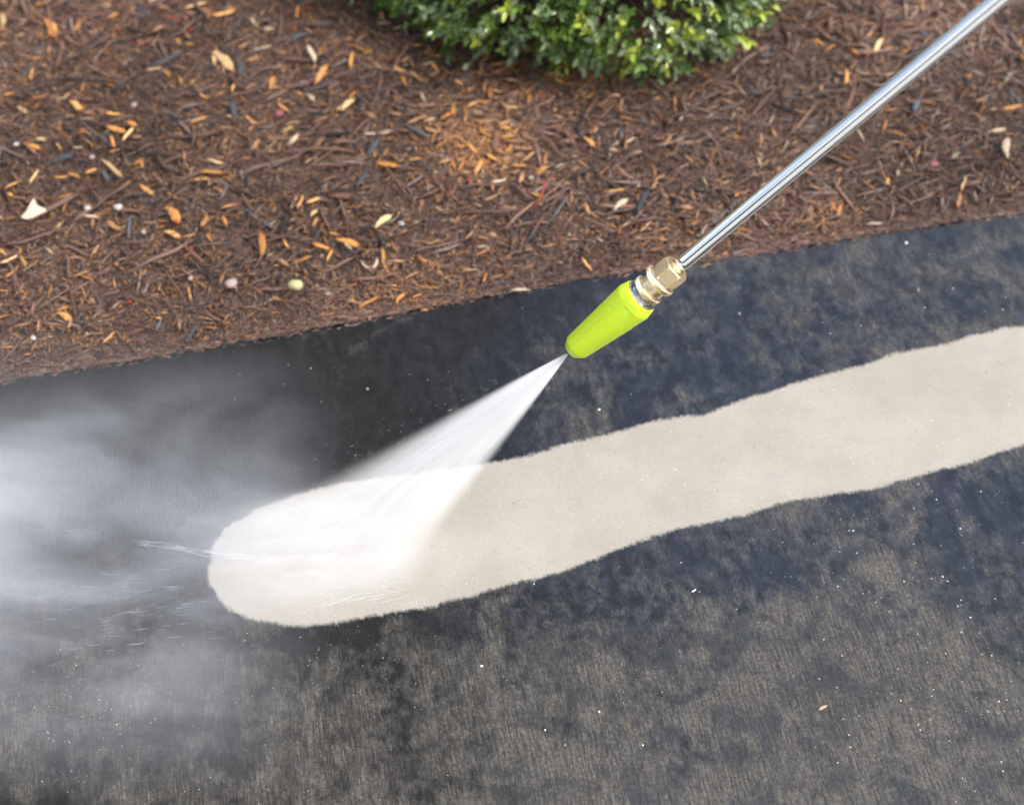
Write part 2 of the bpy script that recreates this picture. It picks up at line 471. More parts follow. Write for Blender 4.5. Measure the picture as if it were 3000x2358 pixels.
CM = {
    'O': chip_mat('wet orange wood', (.44,.16,.03), (.60,.29,.075), (.20,.03,.008)),
    'o': chip_mat('orange tan wood', (.44,.20,.05), (.60,.33,.11), (.33,.09,.02)),
    't': chip_mat('pale tan wood', (.48,.30,.13), (.62,.44,.22), (.40,.20,.07)),
    'c': chip_mat('cream wood', (.44,.34,.23), (.60,.49,.36), (.50,.34,.20)),
    'b': chip_mat('brown bark', (.10,.05,.03), (.20,.11,.07), (.08,.04,.02)),
    'g': chip_mat('blue grey weathered bark', (.030,.033,.042), (.10,.105,.12), (.02,.02,.024)),
}
LAB = {
    'O': 'small wet orange wood chip lying on the dark brown mulch',
    'o': 'small orange and tan wood chip lying on the dark brown mulch',
    't': 'small pale yellowish tan wood chip lying on the dark brown mulch',
    'c': 'small cream wood chip lying on the dark brown mulch',
    'b': 'piece of reddish brown bark lying on the dark mulch',
    'g': 'piece of blue grey weathered bark lying on the brown mulch',
}
GRP = {k: v for k, v in zip('Ootcbg', ('wet orange wood chips', 'orange tan wood chips', 'pale tan wood chips', 'cream wood chips', 'brown bark pieces', 'blue grey bark pieces'))}
def chip_mesh(seed, asp):
    """a split sliver of wood about 26 mm long, tapered, fibrous ends"""
    r = random.Random(seed)
    L, S, K = 0.026, 9, 8
    W = L * asp
    T = W * r.uniform(0.35, 0.5)
    vs, qs = [], []
    endA, endB = r.uniform(.25, .85), r.uniform(.1, .7)
    bend = r.uniform(-0.2, 0.2)
    skew = r.choice((-1, 1)) * r.uniform(0.5, 1.1)
    for i in range(S):
        t = i / (S - 1) * 2 - 1
        wd = (1 - abs(t) ** 5 * (endA if t < 0 else endB)) * r.uniform(0.84, 1.10)
        jag = r.uniform(-1, 1) * W * .10
        for j in range(K):
            a = 2 * math.pi * j / K
            x = t * L / 2 + skew * math.cos(a) * W * 0.5 + r.uniform(-.0009, .0009)
            y = math.copysign(abs(math.cos(a)) ** 0.7, math.cos(a)) * W / 2 * wd + bend * (t * t) * L * 0.5 + jag
            z = math.copysign(abs(math.sin(a)) ** 0.7, math.sin(a)) * T / 2 * (0.6 + 0.4 * wd) + r.uniform(-.0002, .0002)
            vs.append((x, y, z))
    for i in range(S - 1):
        for j in range(K):
            j2 = (j + 1) % K
            qs.append((i * K + j, i * K + j2, (i + 1) * K + j2, (i + 1) * K + j))
    qs = [tuple(q) for q in qs] + [tuple(range(K))[::-1], tuple((S - 1) * K + j for j in range(K))]
    me = bpy.data.meshes.new('wood_chip')
    me.from_pydata(vs, [], qs)
    me.update()
    return me
CHM = {k: [chip_mesh(hash_i * 10 + n, a) for hash_i, (n, a) in enumerate(((1, .17), (2, .24), (3, .32), (4, .20), (5, .27), (6, .15), (7, .22)))] for k in 'x'}['x']
CH = {}
for k in CM:
    CH[k] = []
    for me in CHM:
        me2 = me.copy(); me2.materials.append(CM[k]); CH[k].append(me2)
def R3(l): return [(x / 2.414, 300 + y / 2.414, n / 2.414, a, c) for x, y, n, a, c in l]
def R6(l): return [(x / 1.9755, y / 1.9755, n / 1.9755, a, c) for x, y, n, a, c in l]
def R4(l): return [(900 + x / 2.173, 300 + y / 2.173, n / 2.173, a, c) for x, y, n, a, c in l]
def R5(l): return [(2000 + x / 2.173, y / 2.173, n / 2.173, a, c) for x, y, n, a, c in l]
def R7(l): return [(1100 + x / 3.62, y / 3.62, n / 3.62, a, c) for x, y, n, a, c in l]
chips = R3([(95,575,150,35,'o'),(240,525,120,50,'t'),(430,530,110,-5,'o'),(530,515,120,-20,'O'),(800,80,120,-10,'o'),(825,190,170,-12,'O'),(930,150,110,-40,'O'),(900,225,130,45,'t'),(795,275,110,-75,'O'),(820,340,110,15,'O'),(240,310,170,-20,'O'),(415,310,60,-60,'o'),(550,320,70,0,'c'),(545,30,110,-50,'o'),(1400,120,150,20,'o'),(1780,130,130,-25,'O'),(1765,200,110,50,'O'),(1430,540,130,10,'o'),(1530,420,130,-10,'t'),(1040,620,150,-35,'o'),(1230,790,180,-65,'O'),(1620,730,140,20,'O'),(2080,700,130,65,'t'),(2130,700,110,60,'o'),(650,805,120,0,'c'),(800,870,150,-45,'o'),(410,880,80,60,'t'),(1225,930,130,-35,'o'),(1340,940,110,15,'O'),(1480,960,90,-60,'O'),(70,1110,150,30,'t'),(170,1130,100,-60,'o'),(85,1200,140,45,'o'),(20,1060,80,-40,'o'),(460,1510,140,-50,'o'),(230,1460,110,80,'b'),(1340,1350,100,-80,'o'),(1960,1390,100,-30,'o'),(1130,1525,60,0,'O'),(770,1660,130,45,'o'),(1100,1120,160,-12,'b'),(65,650,80,-35,'o'),(20,1330,90,-10,'o'),(270,1570,70,70,'O'),(1640,100,80,0,'t'),(650,480,110,15,'o'),(1650,660,60,0,'b'),(1060,850,140,0,'b'),(290,260,80,-20,'t'),(1260,220,60,0,'o'),(640,230,90,-30,'t'),(1900,870,110,-30,'g'),(750,520,120,-55,'g'),(1240,95,110,-25,'g'),(1050,700,130,10,'g'),(450,390,200,8,'g'),(2120,350,120,-5,'g'),(1120,1580,110,60,'g')])
chips += R6([(1300,80,150,15,'o'),(1130,30,130,20,'t'),(1510,280,120,5,'c'),(1855,430,120,60,'o'),(2010,600,110,35,'t'),(60,540,110,20,'O'),(230,560,120,15,'O'),(890,400,100,0,'t'),(970,425,70,-40,'O'),(1130,460,100,35,'o'),(650,90,80,30,'O'),(1570,480,80,60,'O'),(2030,350,100,80,'o'),(1720,70,80,80,'O'),(450,610,90,-50,'o'),(20,120,110,-80,'t'),(1470,130,70,-50,'t'),(450,150,80,60,'O'),(300,160,130,-75,'O'),(180,430,90,80,'o'),(540,395,110,-30,'b'),(600,430,170,-30,'b'),(970,340,250,15,'g'),(830,70,110,-50,'g'),(1720,205,110,-10,'g'),(1390,390,100,-85,'g'),(1350,500,80,70,'o'),(2130,300,60,10,'o'),(660,170,70,10,'b'),(1100,255,60,-10,'o'),(1030,240,60,-60,'o')])
chips += R4([(510,395,190,-12,'O'),(690,360,90,0,'o'),(485,960,120,-85,'o'),(490,1035,70,-60,'o'),(440,1025,90,70,'c'),(45,620,110,25,'o'),(50,760,90,70,'o'),(90,915,140,-15,'O'),(270,890,160,-20,'O'),(140,975,90,60,'o'),(390,1270,170,18,'O'),(230,20,110,30,'t'),(1280,215,110,20,'o'),(1200,240,140,80,'b'),(1470,590,120,-20,'o'),(1800,250,90,-45,'o'),(1960,560,160,3,'o'),(1120,860,80,0,'O'),(400,200,80,0,'c'),(1050,10,80,20,'o'),(1780,1030,100,-50,'o'),(1820,1060,90,-70,'o'),(1310,30,80,-20,'t'),(1050,290,100,-40,'O'),(980,280,90,10,'o'),(1130,390,100,30,'O'),(1180,350,90,-30,'o'),(1220,370,70,-60,'o'),(1090,410,100,60,'o'),(220,595,180,-15,'b'),(380,1120,200,2,'b'),(670,70,220,3,'b'),(1640,190,170,-5,'b'),(420,280,150,60,'g'),(350,480,140,55,'g'),(1740,440,110,5,'g'),(590,1240,90,40,'O'),(650,1270,90,-10,'o'),(700,1230,80,20,'O'),(560,1290,60,0,'O'),(1450,1150,110,-60,'b'),(1220,500,100,0,'c'),(1850,90,90,0,'b'),(780,110,80,10,'t')])
chips += R5([(1530,35,90,-80,'o'),(1440,50,80,-30,'o'),(870,270,90,-40,'O'),(1240,290,110,70,'t'),(1865,250,70,0,'O'),(345,430,70,45,'c'),(1440,1015,80,-5,'o'),(2065,500,80,60,'c'),(2160,360,110,-60,'o'),(1765,1270,110,80,'o'),(1395,920,100,75,'b'),(2090,685,160,0,'o'),(1000,1340,80,80,'O'),(740,790,60,-10,'o'),(1550,850,130,-50,'b'),(530,350,120,3,'g'),(450,580,130,-40,'g'),(1490,660,120,70,'g'),(1560,230,140,-30,'g'),(2120,620,130,-35,'g'),(1040,30,110,-50,'b'),(700,620,140,0,'g'),(1000,210,110,-50,'b'),(2040,430,60,-30,'o'),(1820,480,60,0,'O'),(1410,330,100,20,'O'),(1100,330,70,-30,'O'),(2000,830,110,0,'c')])
chips += R7([(620,700,180,-50,'o'),(430,810,170,-30,'o'),(570,550,140,10,'o'),(650,590,140,0,'o'),(300,850,180,-80,'O'),(880,870,120,-20,'o'),(840,650,60,80,'o'),(1430,720,60,0,'O'),(85,250,150,0,'c'),(250,740,150,-15,'o'),(1160,690,110,-10,'b'),(440,480,60,0,'o'),(700,430,70,-60,'O'),(1950,860,110,-30,'O')])
# loose extras between the listed ones
er = random.Random(5)
for _ in range(60):
    chips.append((er.uniform(0, 3000), er.uniform(0, 780), er.uniform(20, 42), er.uniform(-90, 90), er.choice('Ootbob')))

def place_chip(px, py, n, ang, name, me, lift=0.0078, tilt=0.24):
    g = G(px, py, 0.02)
    z = float(mh(g.x, g.y)) + lift
    g = G(px, py, z)
    d = g.y - float(edge_y(g.x))
    a = math.radians(ang)
    e = G(px + math.cos(a) * n / 2, py - math.sin(a) * n / 2, z)
    v = e - g
    L = max(0.35, v.length * 1.7 / 0.026)
    o = bpy.data.objects.new(name, me)
    C.objects.link(o)
    o.location = g
    w_ = min(L, 1.3)
    o.scale = (L, w_, w_)
    o.rotation_euler = (er.uniform(-.4, .4), er.uniform(-tilt, tilt), math.atan2(v.y, v.x))
    return o
PLACED = []
for i, (px, py, n, ang, k) in enumerate(chips):
    g = G(px, py)
    if g.y - float(edge_y(g.x)) < 0.012:
        continue
    o = place_chip(px, py, n, ang, 'bark_piece' if k in 'bg' else 'wood_chip', CH[k][(i * 5) % 7])
    tag(o, None, 'bark' if k in 'bg' else 'wood chip', GRP[k])
    PLACED.append((o, px, py, n, ang, k))
# each label: look, lie and the landmark it is found by
MARKS = [('the triangular cream chip', 99, 617), ('the yellow green pebble', 868, 834), ('the black blue bark piece', 683, 322), ('the lone pink petal', 2737, 480),
         ('the thick yellow tan chip', 657, 177), ('the brass fitting', 1930, 800), ('the left end of the shrub', 1130, 60), ('the front of the shrub', 1650, 240),
         ('the right end of the shrub', 2240, 60), ('the thick pale yellow chip', 1121, 645), ('the upper right photo corner', 2990, 10), ('the upper left photo corner', 10, 10),
         ('the bright cream oval chip', 2946, 432), ('the top middle of the wand', 2560, 300)]
CN = {'O': 'wet orange wood chip', 'o': 'orange tan wood chip', 't': 'pale tan wood chip', 'c': 'cream wood chip', 'b': 'brown bark piece', 'g': 'blue grey bark piece'}
DN = ('right of', 'above and right of', 'above', 'above and left of', 'left of', 'below and left of', 'below', 'below and right of')
ORD = ('nearest', 'second nearest', 'third nearest', 'fourth nearest', 'fifth nearest', 'sixth nearest', 'seventh nearest', 'eighth nearest', 'ninth nearest')
def name_by_mark(items):
    bag = {}
    for px, py, o, what in items:
        nm, mx_, my_ = min(MARKS, key=lambda q: math.hypot(px - q[1], py - q[2]))
        di = int(round(math.atan2(my_ - py, px - mx_) / (math.pi / 4))) % 8
        bag.setdefault((what, nm, di), []).append((math.hypot(px - mx_, py - my_), o))
    for (what, nm, di), l in bag.items():
        l.sort(key=lambda q: q[0])
        for j, (d, o) in enumerate(l):
            o['label'] = (what + ' ' + DN[di] + ' ' + nm) if len(l) == 1 else (ORD[min(j, 8)] + ' ' + what + ' ' + DN[di] + ' ' + nm)
name_by_mark([(px, py, o, CN[k]) for o, px, py, n, ang, k in PLACED])
# the ones that stand out
def special(px, py, n, ang, k, v, label, name='wood_chip', cat='wood chip', lift=0.011):
    o = place_chip(px, py, n, ang, name, CH[k][v], lift, 0.08)
    tag(o, label, cat)
    return o
special(330, 492, 86, -42, 't', 0, 'long pale tan wood chip with white tip, right of the triangular cream chip')
special(657, 177, 78, -50, 't', 2, 'thick yellow tan wood chip lying alone in the upper left of the mulch')
special(770, 718, 78, -85, 'O', 1, 'upright glossy orange wood chip with dark red lower tip, left part of the bed')
special(621, 503, 84, -3, 'O', 0, 'straight orange wood chip with dark red ends lying level in the left of the bed')
special(1121, 645, 64, 28, 't', 2, 'thick pale yellow wood chip lying alone in the middle of the bed')
special(917, 160, 60, -60, 'c', 1, 'cream tipped wood chip left of the green shrub')
special(1816, 597, 56, 30, 'c', 2, 'cream wood chip behind the brass fitting end of the wand')
special(1527, 848, 56, 0, 'c', 1, 'cream and orange wood chip on the very edge of the concrete', lift=0.012)
special(2482, 225, 46, 85, 'o', 3, 'light orange wood chip in the open mulch between shrub and wand')
special(2946, 432, 56, 80, 'c', 2, 'bright cream oval wood chip at the right side of the bed')
special(2562, 654, 52, 2, 'c', 0, 'whitish wood sliver close to the concrete below the wand')
special(683, 322, 60, -80, 'g', 3, 'broad black blue bark piece standing upright in the upper left mulch', 'bark_piece', 'bark')
special(560, 975, 74, 62, 'g', 0, 'pale blue grey bark sliver at the concrete edge on the left', 'bark_piece', 'bark')
special(155, 605, 190, 32, 'b', 0, 'long dark bark strip right below the triangular cream chip', 'bark_strip', 'bark')
special(1880, 590, 100, 68, 'g', 0, 'long curved grey twig lying behind the brass fitting', 'twig', 'twig')

def prism(name, outline, h, mat, bevel=True):
    """small solid from an outline, domed a little"""
    n = len(outline)
    cx_ = sum(p[0] for p in outline) / n; cy_ = sum(p[1] for p in outline) / n
    vs = []
    for s, z in ((0.9, -h / 2), (1.0, -h / 6), (1.0, h / 6), (0.86, h / 2)):
        for (x, y) in outline:
            vs.append((cx_ + (x - cx_) * s, cy_ + (y - cy_) * s, z + 0.15 * h * math.sin(x * 900 + y * 700)))
    f = []
    for k in range(3):
        for j in range(n):
            j2 = (j + 1) % n
            f.append((k * n + j, k * n + j2, (k + 1) * n + j2, (k + 1) * n + j))
    f.append(tuple(range(n))[::-1]); f.append(tuple(3 * n + j for j in range(n)))
    me = bpy.data.meshes.new(name); me.from_pydata(vs, [], f); me.update()
    me.materials.append(mat)
    return me
def simple_mat(name, c1, c2, sc_, rough=0.5):
    m = NT(name)
    tc = m.n('ShaderNodeTexCoord').outputs['Object']
    m.bsdf(Base_Color=m.mix(m.noise(tc, sc_, 3, 0.6), c1, c2), Roughness=rough, Normal=m.bump(m.noise(tc, sc_ * 2, 3), 0.4, 0.0005))
    return m.m
def drop(name, me, px, py, z, rz, label, cat, group=None, sc_=1.0, tilt=(0, 0)):
    o = bpy.data.objects.new(name, me); C.objects.link(o)
    o.location = G(px, py, z); o.rotation_euler = (tilt[0], tilt[1], rz); o.scale = (sc_,) * 3
    return tag(o, label, cat, group)
cream = simple_mat('cream dry wood', (.52,.41,.28), (.64,.53,.39), 120)
tri = prism('wood_chip', [(-.010,-.010),(-.004,-.0115),(.002,-.008),(.0065,-.003),(.0115,.0015),(.010,.004),(.002,.006),(-.002,.0125),(-.0045,.013),(-.0055,.006),(-.007,-.003)], 0.003, cream)
drop('wood_chip', tri, 99, 617, 0.024, -0.1, 'triangular cream wood chip near the left edge of the bed', 'wood chip', sc_=1.1, tilt=(0.15, 0.1))
def pebble_mesh(seed, mat, flat=0.7, name='pebble'):
    r = random.Random(seed)
    import bmesh
    bm = bmesh.new(); bmesh.ops.create_icosphere(bm, subdivisions=2, radius=1.0)
    o_ = Vector((r.uniform(0, 50), 0, 0))
    for v in bm.verts:
        k = 1 + 0.35 * mnoise.noise(v.co * 1.1 + o_) + 0.12 * mnoise.noise(v.co * 3 + o_)
        v.co = Vector((v.co.x * k * 1.15, v.co.y * k, v.co.z * k * flat))
    me = bpy.data.meshes.new(name); bm.to_mesh(me); bm.free()
    me.polygons.foreach_set('use_smooth', np.ones(len(me.polygons), bool))
    me.materials.append(mat)
    return me
pale = simple_mat('pale stone', (.26,.19,.16), (.42,.33,.28), 90, 0.5)
whitish = simple_mat('whitish stone', (.38,.33,.30), (.52,.47,.43), 90, 0.45)
yel = simple_mat('yellow green stone', (.42,.38,.17), (.54,.48,.27), 90, 0.5)
white = simple_mat('white quartz grit', (.70,.70,.70), (.85,.84,.82), 200, 0.2)
pink = simple_mat('pink petal', (.22,.05,.07), (.30,.09,.11), 200, 0.5)
red = simple_mat('red berry skin', (.20,.015,.012), (.30,.03,.02), 200, 0.35)
drop('pebble', pebble_mesh(1, yel), 868, 834, 0.024, 0.4, 'yellow green pebble on the mulch left of centre', 'pebble', sc_=0.0065)
drop('pebble', pebble_mesh(2, pale), 677, 830, 0.022, 0.9, 'cream rounded pebble left of the yellow green pebble', 'pebble', sc_=0.0062)
drop('pebble', pebble_mesh(3, whitish), 345, 607, 0.021, 0.2, 'bright white round pebble right of the triangular cream chip', 'pebble', sc_=0.0042)
PB = None; PEB = []
for i, (x, y, s) in enumerate([(48,423,.004),(240,383,.0042),(392,308,.0045),(256,610,.0052),(1555,522,.0045),(558,816,.004),(96,990,.0038),(270,460,.004),(420,680,.0042),(1175,655,.004),(960,860,.004)]):
    PEB.append((x, y, drop('pebble', pebble_mesh(20 + i, whitish if i % 3 == 0 else pale), x, y, float(mh(*G(x, y, 0.018).xy)) + 0.0065, i, PB, 'pebble', 'pale pebbles scattered in the mulch', sc_=s * 0.72)))
petal = prism('petal', [(-.005,-.002),(0,-.0045),(.005,-.003),(.006,.001),(.002,.0045),(-.003,.004)], 0.0008, pink)
drop('petal', petal, 2737, 480, 0.026, 0.3, 'lone pink petal on the mulch right of the wand', 'petal', sc_=0.8)
drop('petal', petal, 818, 332, 0.026, 1.3, 'dull pink petal beside the black blue bark piece', 'petal', sc_=0.9)
drop('petal', petal, 368, 50, 0.026, 2.3, 'small pink petal near the top left corner of the bed', 'petal', sc_=0.7)
BB = None; BER = []
for i, (x, y) in enumerate([(345,88),(558,90),(900,25),(380,884),(1374,528),(560,728)]):
    BER.append((x, y, drop('berry', pebble_mesh(50 + i % 3, red, 0.95, 'berry'), x, y, float(mh(*G(x, y, 0.018).xy)) + 0.0065, i, BB, 'berry', 'red berries scattered in the mulch', sc_=0.0022)))
name_by_mark([(a, b_, c, 'small pale pebble') for a, b_, c in PEB]); name_by_mark([(a, b_, c, 'tiny red berry') for a, b_, c in BER])

# ------------------------------------------------------------------ grit and painted glints on the path
def tiny_rocks(n, xr, yr, sr, seed, avoid=None):
    r = np.random.default_rng(seed)
    x = r.uniform(*xr, n); y = r.uniform(*yr, n)
    return x, y, r.uniform(0, 1, n) ** 3 * (sr[1] - sr[0]) + sr[0], r
oct_v = np.array([(1,0,0),(0,1,0),(-1,0,0),(0,-1,0),(.1,.05,1),(0,0,-1)], float)
oct_f = np.array([(0,1,4),(1,2,4),(2,3,4),(3,0,4),(1,0,5),(2,1,5),(3,2,5),(0,3,5)])
def grit(clusters, seed):
    r = np.random.default_rng(seed)
    V_, F_, Cc, off = [], [], [], 0
    for (px, py, spx, spy, n, s0_, s1_) in clusters:
        xs_ = r.normal(px, spx, n); ys_ = r.normal(py, spy, n)
        for a, b_ in zip(xs_, ys_):
            g = G(a, b_)
            if g.y > float(edge_y(g.x)) - 0.01: continue
            s = s0_ + (s1_ - s0_) * r.random() ** 3
            v = oct_v * s * r.uniform(0.7, 1.3, (6, 3)) * np.array([1.2, 0.9, 0.6])
            th = r.uniform(0, 6.28)
            rot = np.array([[math.cos(th), -math.sin(th), 0], [math.sin(th), math.cos(th), 0], [0, 0, 1]])
            v = v @ rot.T + np.array([g.x, g.y, s * 0.35])
            V_.append(v); F_.append(oct_f + off); off += 6
            c = (np.array([.8, .8, .82]) if r.random() < .75 else np.array([.62, .45, .30])) * r.uniform(.6, 1.05)  # pale grains; many of the near-white ones stand in for wet glints
            Cc.append(np.tile(c, (6, 1)))
    return np.concatenate(V_), np.concatenate(F_), np.concatenate(Cc)
v, f, c = grit([(230, 2080, 110, 110, 150, .0002, .0007), (900, 1930, 250, 90, 80, .0002, .0006), (400, 2150, 350, 150, 160, .0002, .0005),
                (2650, 1620, 260, 170, 130, .0003, .0013), (2800, 2100, 200, 160, 170, .0003, .0010), (2400, 1350, 450, 120, 70, .0003, .0010),
                (1500, 1400, 900, 350, 60, .0003, .0009), (2600, 900, 300, 110, 40, .0004, .0011), (1500, 2000, 800, 260, 160, .0002, .0006), (1100, 1080, 350, 80, 14, .0005, .0011)], 3)
m = NT('pale grit')  # many of the near-white grains stand in for wet glints
a = m.n('ShaderNodeAttribute', attribute_name='col')
m.bsdf(Base_Color=a.outputs['Color'], Roughness=0.15)
tag(obj('grit', fast_mesh('grit', v, f, c), m.m), kind='stuff', label='fine pale sand grains and painted wet glints scattered on the concrete', cat='grit')
leafm = simple_mat('dry leaf flake', (.36,.20,.13), (.55,.36,.26), 300, 0.5)
flake = prism('leaf_flake', [(-.0048,-.0012),(-.002,-.0017),(.002,-.0012),(.0052,.0002),(.002,.0014),(-.002,.0010)], 0.0012, leafm)
drop('leaf_flake', flake, 2410, 2072, 0.001, 0.35, 'pinkish dried leaf flake on the dark concrete at lower right', 'leaf')
whitem = simple_mat('white splinter', (.75,.74,.72), (.85,.84,.82), 300, 0.4)
spl = prism('splinter', [(-.0022,-.0006),(.002,-.0006),(.0023,.0006),(-.002,.0007)], 0.0009, whitem)
drop('splinter', spl, 2033, 1730, 0.0008, 0.6, 'tiny white splinter on the dark concrete right of centre', 'splinter', sc_=1.0)
for i, (x, y, s, l) in enumerate([(1411, 1950, .0011, 'white stone crumb on dark concrete below the cleaned stripe, nearest to it'),
                                (2638, 2052, .0011, 'pale stone crumb right of the dried leaf flake'),
                                (1755, 2084, .0010, 'cream stone crumb left of the dried leaf flake'),
                                (1655, 2182, .0010, 'cream stone crumb near the bottom middle of the path'),
                                (1883, 2182, .0008, 'yellowish stone crumb near the bottom, right of the middle'),
                                (2400, 1988, .0009, 'white stone crumb just above the dried leaf flake'),
                                (1597, 2137, .0008, 'small white stone crumb near the bottom middle, leftmost of its three'),
                                (1076, 1139, .0013, 'pinkish stone crumb lying between the spray and the bed edge'),
                                (1755, 1200, .0013, 'cream stone crumb on dark concrete just below the green nozzle'),
                                (2166, 919, .0014, 'cream stone crumb right of the brass coupler'),
                                (2655, 712, .0015, 'tan stone crumb near the bed edge at upper right'),
                                (2690, 850, .0013, 'white stone crumb between the bed edge and the cleaned stripe')]):
    drop('stone_crumb', pebble_mesh(80 + i, pale if i % 2 else white, 0.8, 'stone_crumb'), x, y, s * 0.6, i * 1.3, l, 'crumb', sc_=s)

# ------------------------------------------------------------------ shrub
def build_shrub():
    root = bpy.data.objects.new('boxwood_shrub', None); C.objects.link(root)
    c0 = Vector((0.066, 1.728, 0.0))
    root.location = c0
    tag(root, 'low rounded evergreen shrub with small glossy green leaves at the back of the mulch', 'shrub')
    lobes = [(Vector((0, 0.02, .13)), .255, .80), (Vector((-.13, -.03, .10)), .165, .8), (Vector((-.045, -.125, .095)), .150, .75), (Vector((.08, -.14, .10)), .150, .75),
             (Vector((.135, -.06, .10)), .140, .8), (Vector((-.20, .02, .10)), .15, .8), (Vector((.0, .15, .13)), .23, .8), (Vector((.12, .12, .12)), .17, .8), (Vector((.02,-.05,.2)), .19, .9)]
    V_, F_, Cc = [], [], []
    off = 0
    # leaf: 3x... cross-sections, folded along the midrib, 8 faces
    st = [0.0, 0.22, 0.5, 0.78, 1.0]
    wd = [0.04, 0.40, 0.50, 0.34, 0.02]
    def leaf(o, d, n, L, W, col, curl):
        nonlocal off
        s = d.cross(n).normalized(); n = s.cross(d).normalized()
        vs = []
        for t, w_ in zip(st, wd):
            mid = o + d * (L * t) - n * (curl * L * t * t)
            for k in (-1, 0, 1):
                vs.append(mid + s * (k * W * w_) + n * (abs(k) * W * w_ * 0.30))
        for v in vs: V_.append((v.x, v.y, v.z))
        for i in range(4):
            for k in range(2):
                a = off + i * 3 + k
                F_.append((a, a + 1, a + 4, a + 3))
        off += 15
        Cc.extend([col] * 15)
    r = random.Random(3)
    def rv():
        return Vector((r.gauss(0, 1), r.gauss(0, 1), r.gauss(0, 1))).normalized()
    twigs = []
    for li, (c, rad, fz) in enumerate(lobes):
        n = int(3900 * (rad / .25) ** 2)
        if li in (0, 6, 7): n = int(n * .62)
        for _ in range(n):
            d = rv()
            if d.z < -0.75: continue
            jit = 1 + 0.19 * mnoise.noise(d * 3.1 + c * 9) + 0.10 * mnoise.noise(d * 8 + c * 5) + r.gauss(0, .035)
            depth = r.random()
            if depth < 0.35: jit *= r.uniform(.74, .95)
            p = c + Vector((d.x * rad * jit, d.y * rad * jit, d.z * rad * jit * fz))
            if p.z < 0.012: continue
            # inside another lobe? skip
            if any(k != li and ((p.x - q.x) ** 2 + (p.y - q.y) ** 2 + ((p.z - q.z) / z_) ** 2) < (rr_ * .80) ** 2 for k, (q, rr_, z_) in enumerate(lobes)): continue
            ax = (d + rv() * 0.45 + Vector((0, 0, .25))).normalized()
            tone = r.random()
            patch = mnoise.noise(p * 9) + max(-.4, min(.6, p.x * 4))
            if tone < .14: col = (.42, .50, .07)
            elif tone < .38 + .25 * patch: col = (.33, .41, .23)
            elif tone < .75: col = (.14, .235, .045)
            else: col = (.08, .14, .04)
            nl = r.randint(5, 8)
            a0 = r.uniform(0, 6.28)
            t1 = ax.orthogonal().normalized(); t2 = ax.cross(t1)
            sc_ = r.uniform(.75, 1.15)
            for j in range(nl):
                ang = a0 + j * 2.4
                rad_d = t1 * math.cos(ang) + t2 * math.sin(ang)
                spread = r.uniform(.3, 1.0)
                dd = (ax + rad_d * spread).normalized()
                o = p - ax * (0.0042 * (j - nl * .5))
                k = r.uniform(.8, 1.2)
                leaf(o, dd, (ax * 1.0 - dd * 0.3 + rv() * .25).normalized(), 0.0118 * sc_ * r.uniform(.8, 1.15), .0056 * sc_ * r.uniform(.85, 1.15), (col[0] * k, col[1] * k, col[2] * k), r.uniform(-.05, .25))
            twigs.append((p, ax))
    me = fast_mesh('foliage', np.array(V_), np.array(F_), np.array(Cc), smooth=True)
    m = NT('glossy evergreen leaf')
    a = m.n('ShaderNodeAttribute', attribute_name='col')
    m.bsdf(Base_Color=a.outputs['Color'], Roughness=0.16, IOR=1.6, Subsurface_Weight=0.0)
    b = [n for n in m.t.nodes if n.type == 'BSDF_PRINCIPLED'][0]
    tr = m.n('ShaderNodeBsdfTranslucent'); m.l(a.outputs['Color'], tr.inputs[0])
    mx = m.n('ShaderNodeMixShader'); mx.inputs[0].default_value = 0.22
    m.l(b.outputs[0], mx.inputs[1]); m.l(tr.outputs[0], mx.inputs[2]); m.l(mx.outputs[0], m.out.inputs['Surface'])
    obj('foliage', me, m.m, root)
    # woody branches from a short trunk to the twigs
    vs, fs = [], []
    def tube(pts, rads):
        b0 = len(vs)
        for i, (p, rd) in enumerate(zip(pts, rads)):
            d = (pts[min(i + 1, len(pts) - 1)] - pts[max(i - 1, 0)]).normalized()
            a_ = d.orthogonal().normalized(); b_ = d.cross(a_)
            for j in range(5):
                t = j * 2 * math.pi / 5
                vs.append(tuple(p + (a_ * math.cos(t) + b_ * math.sin(t)) * rd))
        for i in range(len(pts) - 1):
            for j in range(5):
                j2 = (j + 1) % 5
                fs.append((b0 + i * 5 + j, b0 + i * 5 + j2, b0 + (i + 1) * 5 + j2, b0 + (i + 1) * 5 + j))
    hub = Vector((0, 0, .03))
    tube([Vector((0, 0, -.03)), Vector((.003, 0, .02)), hub], [.022, .018, .015])
    for i in range(0, len(twigs), 14):
        p, ax = twigs[i]
        q = hub.lerp(p, .5) + Vector((r.gauss(0, .01), r.gauss(0, .01), r.uniform(-.02, .01)))
        tube([hub + rv() * .006, q, p - ax * .004], [.0045, .0022, .0009])
    me = fast_mesh('stem', np.array(vs), np.array(fs), smooth=True)
    obj('stem', me, simple_mat('shrub bark', (.05,.035,.022), (.12,.09,.06), 150, .8), root)
build_shrub()

# ------------------------------------------------------------------ pressure washer wand
A = P(1671, 1030, 1.462)         # nozzle mouth
B = P(1993, 777, 1.400)          # tube enters the hex nut
T = P(2924, 0, 1.225)            # tube leaves the frame
AX = (B - A).normalized(); LN = (B - A).length
TX = (T - B).normalized()
zl = AX
